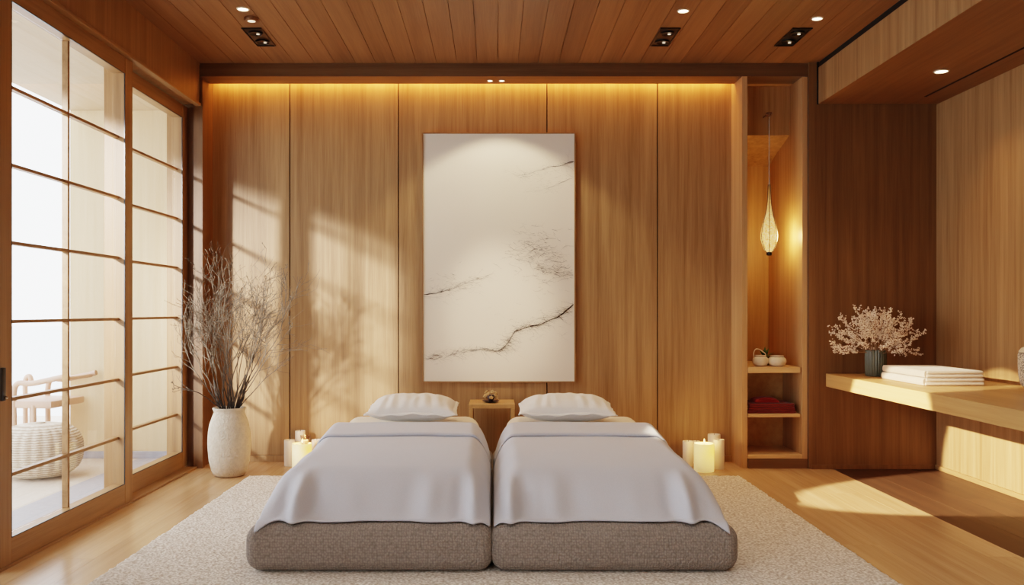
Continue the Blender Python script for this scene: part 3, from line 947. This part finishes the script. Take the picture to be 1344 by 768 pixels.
def base_surf(x_, y_):
    # upper surface of the base cushion with its rounded rim
    r = .062
    ex = max(0, abs(x_) - (BHX - r)); ey = max(0, r - y_)
    d = min(math.hypot(ex, ey), r * .98)
    over = math.hypot(ex, ey) - d
    return ZB - r + math.sqrt(r * r - d * d) - over * 1.2
def drape(x_, y_, sgn):
    """height of the blanket above the floor at a bed-local point; sgn=+1 if the outer side is +x"""
    tp = mtop(y_) + .004
    ax = abs(x_)
    outer = (x_ * sgn) > 0
    # across
    a0, a1 = .36, .482
    t = max(0, min(1, (ax - a0) / (a1 - a0)))
    Pq = (1 - t ** 2.3) if t < 1 else 0
    # along: the foot slopes down to the base
    b0, b1 = .47, .085
    s = max(0, min(1, (b0 - y_) / (b0 - b1)))
    Q = 1 - smooth01(s) * .3 - .7 * s ** 1.75
    zb = base_surf(x_, y_) + .007
    z = zb + (tp - zb) * Pq * max(0, Q)
    return z
def make_blanket(cx, sgn, label, seed):
    rn = random.Random(seed)
    b = empty('blanket', (cx, 3.52, 0), 0, label, 'blanket', 'grey blankets on the beds')
    y_head = 1.45
    nu, nv = 110, 120
    def spread(u):
        k = (u - .5) * 2
        return math.copysign(abs(k) ** .8, k)
    def fn(u, v, lift=0, y0=None, y1=None):
        k = spread(u)
        s = 1 - v
        hem = .060
        kx = abs(k); outer = k * sgn > 0
        # front hem: flap sweeps forward to a point at the outer corner
        if outer: hem -= .058 * smooth01((kx - .80) / .2)
        hem += .010 * math.sin(k * 5 + seed)
        ya, yb = hem, y_head
        y_ = ya + (yb - ya) * (v ** 1.25)
        wmax = .476 + (.006 if outer else -.004) + (.006 * smooth01((y_ - .5) / .8) if outer else 0)
        if not outer: wmax = .474
        else: wmax -= .036 * smooth01((.55 - y_) / .5)
        x_ = k * wmax
        z = drape(x_, y_, sgn)
        # hanging folds at the foot
        g = smooth01((.46 - y_) / .36)
        def ridge(c, w, amp, f=None):
            d = (k * sgn - c) / w
            return amp * math.exp(-d * d)
        z2 = 0; yo = 0
        r_ = ridge(.68, .060, .052) - ridge(.54, .075, .026) - ridge(.82, .06, .024)      # outer tubular fold
        r_ += ridge(-.87, .055, .046) - ridge(-.74, .065, .024)                           # inner tubular fold
        r_ += ridge(-.48, .09, .014) - ridge(-.30, .10, .009) + ridge(.22, .12, .007)
        nh = smooth01(v / .16)
        z += r_ * g * .85 * nh
        yo = -r_ * g * (.75 + .35 * nh) * (1 if r_ > 0 else .7)
        side = smooth01((abs(k) - .75) / .25)
        z += .006 * side * math.sin(y_ * 17 + seed) * (1 - g)
        z += .0025 * noise.noise(Vector((x_ * 6, y_ * 6, seed)))
        z = max(z, base_surf(x_, y_ + yo) + .005) if y_ + yo > 0 else z
        return (x_, y_ + yo, z + lift)
    mb = MB(); mb.grid(fn, nu, nv)
    o = mb.build('blanket_body', M['blanket'], b, smooth=180, fix=False)
    so = o.modifiers.new('thickness', 'SOLIDIFY'); so.thickness = .006; so.offset = 1
    # turned-back upper edge
    y0, y1 = 1.205, 1.49
    def fb(u, v):
        k = spread(u); outer = k * sgn > 0
        wmax = .482 if outer else .476
        x_ = k * wmax
        # v: 0..0.2 rolled lip, then flat
        if v < .22:
            a = PI * (v / .22)
            yy = y0 + .012 - .012 * math.sin(a)
            zz = .0105 - .0095 * math.cos(a) 
        else:
            yy = y0 + .012 + (y1 - y0 - .012) * (v - .22) / .78
            zz = .020
        yy += .012 * math.sin(k * 3 + seed)
        z = drape(x_, yy, sgn) + zz * (1 - .35 * smooth01((abs(k) - .85) / .15)) + .004
        z += .002 * noise.noise(Vector((x_ * 7, yy * 7, seed + 4)))
        return (x_ * 1.004, yy, z)
    mb = MB(); mb.grid(fb, nu, 46)
    o2 = mb.build('turned_back_edge', M['blanket'], b, smooth=180, fix=False)
    so = o2.modifiers.new('thickness', 'SOLIDIFY'); so.thickness = .005; so.offset = -1
    return b
make_blanket(-.492, -1, 'soft grey blanket over the left bed, turned back below the pillow', 1)
make_blanket(.478, 1, 'soft grey blanket over the right bed, turned back below the pillow', 2)

def make_pillow(cx, w, label, seed, rz):
    p = empty('pillow', (cx, 5.235, .415), rz, label, 'pillow', 'white pillows at the heads of the beds')
    hw, hd, hh = w / 2, .20, .080
    def side(sg):
        def fn(u, v):
            a = (u - .5) * 2; b_ = (v - .5) * 2
            ea = 1 - abs(a) ** 3.2; eb = 1 - abs(b_) ** 2.6
            e = max(0, ea * eb) ** .52
            # pulled-in edges between pointed corners
            px = a * hw * (1 - .05 * (1 - b_ * b_)); py = b_ * hd * (1 - .07 * (1 - a * a))
            wr = .0062 * math.sin(a * 24 + 2.2 * noise.noise(Vector((a * 2.2, b_ * 1.2, seed)))) * smooth01((-b_ + .35) / .9) * e * (.35 + .65 * abs(a))
            wr += .007 * noise.noise(Vector((a * 5, b_ * 2.5, seed + 9))) * e
            z = hh * (1.0 if sg > 0 else .82) * e * sg + (wr if sg > 0 else 0)
            return (px, py, z + hh * .84 + .001 + .012 * b_)
        return fn
    mb = MB(); mb.grid(side(1), 72, 44); mb.grid(side(-1), 40, 24)
    zmin = min(v[2] for v in mb.v)
    mb.v = [(x_, y_, max(.0015, z_)) for (x_, y_, z_) in mb.v]
    mb.build('pillowcase', M['pillow'], p, smooth=180)
    # seam flange around the edge
    path = []
    def edge(t):
        t = t % 4
        s = t - int(t); a = s * 2 - 1
        if t < 1: A_, B_ = a, -1
        elif t < 2: A_, B_ = 1, a
        elif t < 3: A_, B_ = -a, 1
        else: A_, B_ = -1, -a
        return (A_ * hw * (1 - .05 * (1 - B_ * B_)), B_ * hd * (1 - .07 * (1 - A_ * A_)), hh * .84 + .001 + .012 * B_ + .004 * math.sin(t * 9 + seed))
    n = 120
    vs = []
    for i in range(n):
        e = Vector(edge(i * 4 / n)); c = Vector((0, 0, e.z)); d = (e - c)
        k = 1 + .016 / max(d.length, .05)
        vs += [Vector((e.x * .985, e.y * .985, e.z + .003)), Vector((e.x * k, e.y * k, e.z - .006 + .004 * math.sin(i * .9)))]
    fs = [(2 * i, 2 * i + 1, (2 * i + 3) % (2 * n), (2 * i + 2) % (2 * n)) for i in range(n)]
    mb = MB(); mb.add(vs, fs)
    o = mb.build('flange', M['pillow'], p, smooth=180, fix=False)
    so = o.modifiers.new('thickness', 'SOLIDIFY'); so.thickness = .004; so.offset = 0
    return p
make_pillow(-.468, .50, 'plump white pillow on the left bed', 3, R(1))
make_pillow(.420, .53, 'plump white pillow on the right bed', 8, R(-1.5))

# ------------------------------------------------------------------ bedside table and ornament
tb = empty('side_table', (-.012, 6.03, 0), 0, 'small open wooden side table between the heads of the beds', 'table')
mb = MB(); mb.box(-.15, .15, -.16, .16, .413, .44, .002); mb.build('tabletop', M['shelf'], tb, smooth=0)
for sx in (-.15, .124):
    mb = MB(); mb.box(sx, sx + .026, -.16, .16, 0, .4128, .002); mb.build('side_panel', M['shelf'], tb, smooth=0)
orn = empty('flower_ornament', (-.02, 5.99, .4405), 0, 'dark saucer with a small cluster of bronze flowers on the side table', 'ornament')
mb = MB(); mb.lathe([(.025, 0), (.035, .003), (.055, .010), (.058, .013), (.05, .012), (.02, .008), (.001, .008)], 32); mb.build('saucer', M['plate'], orn, smooth=50)
ro = random.Random(2)
mb = MB(); mb.lathe([(.014, .008), (.02, .02), (.026, .035), (.02, .05), (.001, .052)], 16); mb.build('core', M['plate'], orn, smooth=50)
for k in range(11):
    a = k * 2.4; z = .026 + .046 * k / 10; r_ = .040 * math.sqrt(max(.1, 1 - ((z - .035) / .05) ** 2))
    mb = MB()
    c = Vector((r_ * math.cos(a), r_ * math.sin(a), z))
    nrm = Vector((math.cos(a), math.sin(a), .4 + z * 6)).normalized()
    s1 = nrm.orthogonal().normalized(); s2 = nrm.cross(s1)
    for q in range(5):
        b_ = 2 * PI * q / 5
        dd = s1 * math.cos(b_) + s2 * math.sin(b_)
        mb.ball(c + dd * .008 + nrm * .002, .0075, 1, (1, 1, .8))
    mb.build('flower', M['gold'], orn, smooth=60)

# ------------------------------------------------------------------ tall vase and branches
VX, VY = -1.685, 5.74
vs_ = empty('floor_vase', (VX, VY, 0), 0, 'tall speckled cream stoneware vase on the floor by the far sliding door', 'vase')
pr = [(.075, 0), (.095, .006), (.112, .04), (.126, .10), (.1325, .17), (.134, .22), (.130, .28), (.121, .33), (.108, .37), (.098, .395), (.094, .405), (.098, .418), (.103, .428), (.102, .434), (.092, .434), (.086, .42), (.088, .40), (.10, .36), (.118, .28), (.118, .12), (.09, .02), (.001, .015)]
mb = MB(); mb.lathe(pr, 64, rfun=lambda a, z: 1 + .006 * math.sin(a * 3 + z * 9)); mb.build('body', M['terracotta'], vs_, smooth=50)
rt = random.Random(42)
def twig_mesh(d0, L, r0, rnd, x_min=-9):
    s = MB()
    def branch(p, d, L, r, depth):
        n = max(4, int(L / .035)); pts = [p]; dd = d.copy(); st = L / n
        kids = []
        for i in range(n):
            dd = (dd + Vector((rnd.gauss(0, 1), rnd.gauss(0, 1), rnd.gauss(0, .8))) * .10 + Vector((0, 0, .03))).normalized()
            q = pts[-1] + dd * st
            q.x = max(q.x, x_min); q.y = min(q.y, 6.235 - VY)
            pts.append(q)
            t = (i + 1) / n
            start = .38 if depth == 2 else .15
            if depth > 0 and t > start and rnd.random() < (.62 if depth == 2 else .55):
                kids.append((q.copy(), dd.copy(), t))
        s.tube(pts, [max(.0010, r * (1 - .72 * i / n)) for i in range(n + 1)], 5 if depth == 2 else 3, cap=False)
        if depth == 0:
            for i in range(2, n + 1):
                if rnd.random() < .5: s.ball(pts[i], .0026, 1) if False else s.tube([pts[i], pts[i] + Vector((rnd.uniform(-1, 1), rnd.uniform(-1, 1), 1)).normalized() * .009], [.0019, .0009], 3)
        for (q, dk, t) in kids:
            ax = Vector((rnd.uniform(-1, 1), rnd.uniform(-1, 1), rnd.uniform(-1, 1))).normalized()
            nd = (Matrix.Rotation(R(rnd.uniform(25, 50)), 3, dk.cross(ax).normalized()) @ dk).normalized()
            branch(q, nd, (L * (1 - t) * .55 + .05) * rnd.uniform(.7, 1.15) if depth == 2 else L * rnd.uniform(.3, .6), r * .55, depth - 1)
    a = math.atan2(d0.y, d0.x)
    p0 = Vector((.03 * math.cos(a), .03 * math.sin(a), .03))
    neck = Vector((d0.x * .16, d0.y * .16, 0))
    if neck.length > .06: neck = neck.normalized() * .06
    p1 = Vector((neck.x, neck.y, .43))
    s.tube([p0, (p0 + p1) / 2, p1], r0, 5, cap=False)
    branch(p1, (d0 + Vector((0, 0, .25))).normalized(), L, r0, 2)
    return s
specs = []
for k in range(26):
    a = k * 2.39996
    lean = .10 + .62 * ((k + .5) / 26)
    L = 1.08 - .55 * ((k + .5) / 26) + rt.uniform(-.08, .06)
    specs.append((Vector((math.cos(a) * lean, math.sin(a) * lean * .75, 1)).normalized(), L, None))
specs += [(Vector((-.50, -.75, .95)).normalized(), .62, 'thin bare branch arching left in front of the far sliding door'),
          (Vector((.85, -.15, .62)).normalized(), .50, 'thin bare branch arching low to the right of the tall vase'),
          (Vector((.70, .1, .75)).normalized(), .52, None), (Vector((-.5, -.7, .55)).normalized(), .40, None),
          (Vector((.33, -.1, 1)).normalized(), .98, None), (Vector((.45, .1, 1)).normalized(), .85, None), (Vector((.22, -.25, 1)).normalized(), 1.02, None), (Vector((.55, -.3, 1)).normalized(), .7, None), (Vector((-.2, -.2, 1)).normalized(), .98, None), (Vector((.12, .15, 1)).normalized(), 1.04, None), (Vector((.02, 0, 1)).normalized(), 1.08, 'tallest bare branch rising straight up from the floor vase')]
for (d, L, lab) in specs:
    s = twig_mesh(d, L, rt.uniform(.0034, .0046), rt, -1.945 - VX)
    o = s.build('dried_branch', M['twig'], smooth=60, fix=False)
    o.location = (VX, VY, 0)
    if lab: tag(o, lab, 'branch', 'bare branches in the tall vase')
    else: tag(o, 'bare twiggy dried branch standing in the bundle in the floor vase', 'branch', 'bare branches in the tall vase')

# ------------------------------------------------------------------ candles
def candle(px, yb, r, h, label, lit=False):
    Y = yb; X = (px - 648) * Y / 1182
    c = empty('pillar_candle', (X, Y, 0.0005), 0, label, 'candle', 'pillar candles on the floor')
    mb = MB()
    mb.lathe([(r * .96, 0), (r, .004), (r, h - .004), (r * .97, h), (r * .86, h - .002), (r * .80, h - .012), (r * .3, h - .014), (.001, h - .014)], 40)
    mb.build('wax_body', M['litwax'] if lit else M['wax'], c, smooth=50)
    mb = MB(); mb.tube([(0, 0, h - .016), (.001, 0, h - .004), (.003, 0, h + .004)], .0016, 6); mb.build('wick', M['wick'], c)
    if lit:
        mb = MB(); mb.lathe([(.0005, 0), (.004, .005), (.0055, .011), (.004, .02), (.0005, .03)], 12, (.002, 0, h + .001)); mb.build('flame', M['flame'], c, smooth=60)
    return X, Y
M['flame'] = emit('flame', (255, 214, 130), 9)
PL = []
def mC(px0, px1, top, bot, label, lit=False):
    # floor contact -> distance, then size from the outline
    Y = 1241.0 / (bot - 408)
    r = (px1 - px0) / 2 * Y / 1182
    yc = Y + r * .75
    h = 1.05 - (top + 2 - 408) * yc / 1182
    X, Yc = candle((px0 + px1) / 2, yc, r * yc / Y, h, label, lit)
    return X, Yc, h
LL = mC(383.5, 409, 580, 619.5, 'glowing cream pillar candle in front of the left candle group', True)
mC(373, 387, 575.5, 612.5, 'slim white pillar candle at the left of the left candle group')
mC(387.5, 400.5, 563.5, 610.0, 'tallest white pillar candle at the back of the left candle group')
mC(409, 422, 575, 611.5, 'white pillar candle nearest the left bed in the left candle group')
RRc = mC(911, 937, 580, 620.5, 'glowing cream pillar candle in front of the right candle group', True)
mC(896, 910, 577, 612.7, 'slim white pillar candle at the left of the right candle group')
mC(929, 945.5, 568, 609.5, 'tallest white pillar candle at the back of the right candle group')
mC(936.5, 950.5, 575, 616.5, 'slim white pillar candle at the right of the right candle group')
mC(909.5, 918.5, 577, 608.8, 'thin white candle half hidden behind the right glowing candle')
vt = empty('votive_glass', (-1.247, 5.965, .0005), 0, 'small clear glass candle holder behind the left glowing candle', 'candle holder')
mb = MB(); mb.lathe([(.02, 0), (.025, .004), (.027, .14), (.03, .20), (.034, .225), (.032, .225), (.026, .19), (.022, .14), (.001, .14)], 28)
mb.build('glass_cup', pane_glass('votive_clear_glass', (.95, .88, .84), .2), vt, smooth=50)
mb = MB(); mb.cyl(0, 0, .1402, .195, .0205, 20, .003); mb.build('wax_fill', M['wax'], vt)

# ------------------------------------------------------------------ ceiling fittings
def downlight(x_, y_, z, r, label, bulb='bulb', group='round ceiling downlights'):
    d = empty('recessed_downlight', (x_, y_, z), 0, label, 'downlight', group)
    mb = MB(); mb.lathe([(r * .8, -.001), (r * .82, -.005), (r, -.004), (r * 1.03, -.0002), (r * .8, -.0002)], 32); mb.build('trim_ring', M['ring'], d, smooth=40)
    mb = MB(); mb.lathe([(r * .79, -.0012), (.0005, -.0016)], 32); mb.build('lens', M[bulb], d, smooth=0)
    return d
downlight(-1.37, 4.92, CEIL, .035, 'round bright downlight in the left of the ceiling')
downlight(1.042, 4.95, CEIL, .033, 'round bright downlight in the right middle of the ceiling')
downlight(1.825, 5.08, CEIL, .033, 'round downlight in the right of the ceiling near the soffit')
downlight(2.555, 5.14, 2.4183, .042, 'round bright downlight in the soffit above the wall shelf')
downlight(-.025, 6.11, 2.613, .020, 'tiny left spotlight of the pair under the lintel above the painting', group='pair of tiny spots in the lintel')
downlight(.055, 6.11, 2.613, .020, 'tiny right spotlight of the pair under the lintel above the painting', group='pair of tiny spots in the lintel')
g = empty('gimbal_spotlight', (-1.365, 5.075, CEIL), 0, 'small brown tilting spotlight beside the left downlight', 'spotlight')
mb = MB(); mb.lathe([(.036, -.018), (.04, -.012), (.042, -.0005)], 28); mb.build('housing', M['brown_metal'], g, smooth=40)
mb = MB(); mb.lathe([(.022, -.0185), (.0005, -.019)], 24); mb.build('lens', M['bulb_dim'], g, smooth=0)
def twin(x_, y_, label):
    t = empty('recessed_twin_spotlight', (x_, y_, CEIL), 0, label, 'spotlight', 'black twin spotlights in the ceiling')
    hx, hy, e = .058, .175, .006
    mb = MB()
    mb.box(-hx, hx, -hy, -hy + e, -.008, -.0005); mb.box(-hx, hx, hy - e, hy, -.008, -.0005)
    mb.box(-hx, -hx + e, -hy + e, hy - e, -.008, -.0005); mb.box(hx - e, hx, -hy + e, hy - e, -.008, -.0005)
    mb.mi = 0; mb.box(-hx + e, hx - e, -hy + e, hy - e, -.003, -.0005)
    mb.build('housing', M['black'], t, smooth=0)
    for sy in (-.085, .085):
        mb = MB(); mb.lathe([(.043, -.0032), (.043, -.010), (.038, -.012), (.030, -.006), (.001, -.006)], 28, (0, sy, 0)); h = mb.build('lamp_head', M['black'], t, smooth=40)
        mb = MB(); mb.ball((.012, sy + .012, -.0085), .0075, 2, (1.3, 1, .3)); mb.build('lens', M['bulb_dim'], h)
twin(-1.412, 5.42, 'black rectangular twin spotlight at the left of the ceiling')
twin(1.030, 5.42, 'black rectangular twin spotlight in the right middle of the ceiling')
twin(1.80, 5.42, 'black rectangular twin spotlight nearest the soffit at the right')
# led strip in the cove
mb = MB(); mb.box(-1.95, 1.65, 6.203, 6.222, 2.655, 2.662)
tag(mb.build('cove_light_strip', M['led'], smooth=0), 'warm glowing strip light hidden above the panelled wall', 'light strip')

# ------------------------------------------------------------------ lights
def spot(name, loc, target, W, ang, blend, col, r=.03):
    l = bpy.data.lights.new(name, 'SPOT'); l.energy = W; l.spot_size = R(ang); l.spot_blend = blend; l.color = col; l.shadow_soft_size = r
    o = bpy.data.objects.new(name, l); COL.objects.link(o); o.location = loc
    o.rotation_euler = (Vector(target) - Vector(loc)).to_track_quat('-Z', 'Y').to_euler()
    return o
def point(name, loc, W, col, r=.02):
    l = bpy.data.lights.new(name, 'POINT'); l.energy = W; l.color = col; l.shadow_soft_size = r
    o = bpy.data.objects.new(name, l); COL.objects.link(o); o.location = loc
    return o
def area(name, loc, rot, sx, sy, W, col):
    l = bpy.data.lights.new(name, 'AREA'); l.shape = 'RECTANGLE'; l.size = sx; l.size_y = sy; l.energy = W; l.color = col
    o = bpy.data.objects.new(name, l); COL.objects.link(o); o.location = loc; o.rotation_euler = rot
    return o
WARM = (1.0, .74, .47); AMB = (1.0, .62, .30); SUN = (1.0, .86, .66)
area('cove_lamp', (-.15, 6.238, 2.652), (0, 0, 0), 3.55, .02, 14, (1.0, .43, .11))
spot('painting_lamp', (.035, 5.73, 2.685), (.035, 5.73, 1.2), 42, 102, .25, (1, .80, .54), .008)
spot('picture_fill', (.035, 4.3, 2.68), (.035, 6.24, 1.05), 210, 23, 1.0, (1, .80, .56), .03)  # added lamp without a fitting, lifts the painting's centre
for (x_, y_, z_) in ((-1.37, 4.92, 2.69), (1.042, 4.95, 2.69), (1.825, 5.08, 2.69)):
    spot('ceiling_or_fill_lamp', (x_, y_, z_), (x_, y_ + .05, 0), 26, 95, .8, WARM, .03)
spot('soffit_lamp', (2.555, 5.14, 2.405), (2.60, 5.14, 0), 17, 105, .9, (1, .56, .26), .03)
for (x_, y_, e_) in ((-.9, 2.2, 45), (.9, 2.2, 45), (-.9, .4, 75), (.9, .4, 75), (1.9, 2.6, 45)):  # added fill lamps out of view, without ceiling fittings
    spot('ceiling_or_fill_lamp', (x_, y_, 2.69), (x_, y_ + .3, 0), e_, 120, .8, (1, .92, .82), .06)
point('lamp_bulb', (1.945, 6.16, 1.56), 8.0, (1, .62, .22), .05)
point('candle_glow', (LL[0] + .02, LL[1] + .02, LL[2] + .05), 1.6, (1, .55, .18), .02)
point('candle_glow', (RRc[0], RRc[1] + .02, RRc[2] + .05), 1.6, (1, .55, .18), .02)
# low sun: one beam raking the back wall, one crossing the room to the shelf
dv = Vector((.5, 1, -.28)).normalized()
tg = Vector((-1.32, 6.27, 1.0))
spot('sunlight', tg - dv * 14, tg, 22000, 9.0, .6, (.97, .93, .88), .32)
spot('sunlight', (-2.75, 3.72, 2.18), (2.08, 5.01, .38), 9000, 11.6, .12, (1, .80, .54), .03)

# world: bright white haze
w = bpy.data.worlds.new('sky'); scene.world = w; w.use_nodes = True
nt = w.node_tree; nt.nodes.clear()
out = nt.nodes.new('ShaderNodeOutputWorld'); bg = nt.nodes.new('ShaderNodeBackground')
tc = nt.nodes.new('ShaderNodeTexCoord'); sp = nt.nodes.new('ShaderNodeSeparateXYZ'); rp = nt.nodes.new('ShaderNodeValToRGB')
nt.links.new(tc.outputs['Generated'], sp.inputs[0]); nt.links.new(sp.outputs['Z'], rp.inputs[0])
rp.color_ramp.elements[0].position = 0; rp.color_ramp.elements[0].color = (.93, .97, 1, 1)
rp.color_ramp.elements[1].position = .6; rp.color_ramp.elements[1].color = (.90, .95, 1, 1)
nt.links.new(rp.outputs[0], bg.inputs[0]); bg.inputs[1].default_value = 5.4
nt.links.new(bg.outputs[0], out.inputs[0])

# ------------------------------------------------------------------ camera
cam = bpy.data.cameras.new('camera'); co = bpy.data.objects.new('camera', cam); COL.objects.link(co)
co.location = (0, 0, 1.05); co.rotation_euler = (PI / 2, 0, 0)
cam.sensor_width = 36; cam.lens = 1182 / 1344 * 36
cam.shift_x = 24 / 1344; cam.shift_y = 24 / 1344
cam.clip_start = .05; cam.clip_end = 300
scene.camera = co
scene.view_settings.view_transform = 'Filmic'
scene.view_settings.look = 'Medium High Contrast'
scene.view_settings.exposure = 0.0
scene.cycles.use_denoising = True
scene.cycles.max_bounces = 8
scene.cycles.diffuse_bounces = 5
scene.cycles.transparent_max_bounces = 16
scene.cycles.caustics_reflective = False
scene.cycles.caustics_refractive = False
scene.cycles.sample_clamp_indirect = 4.0
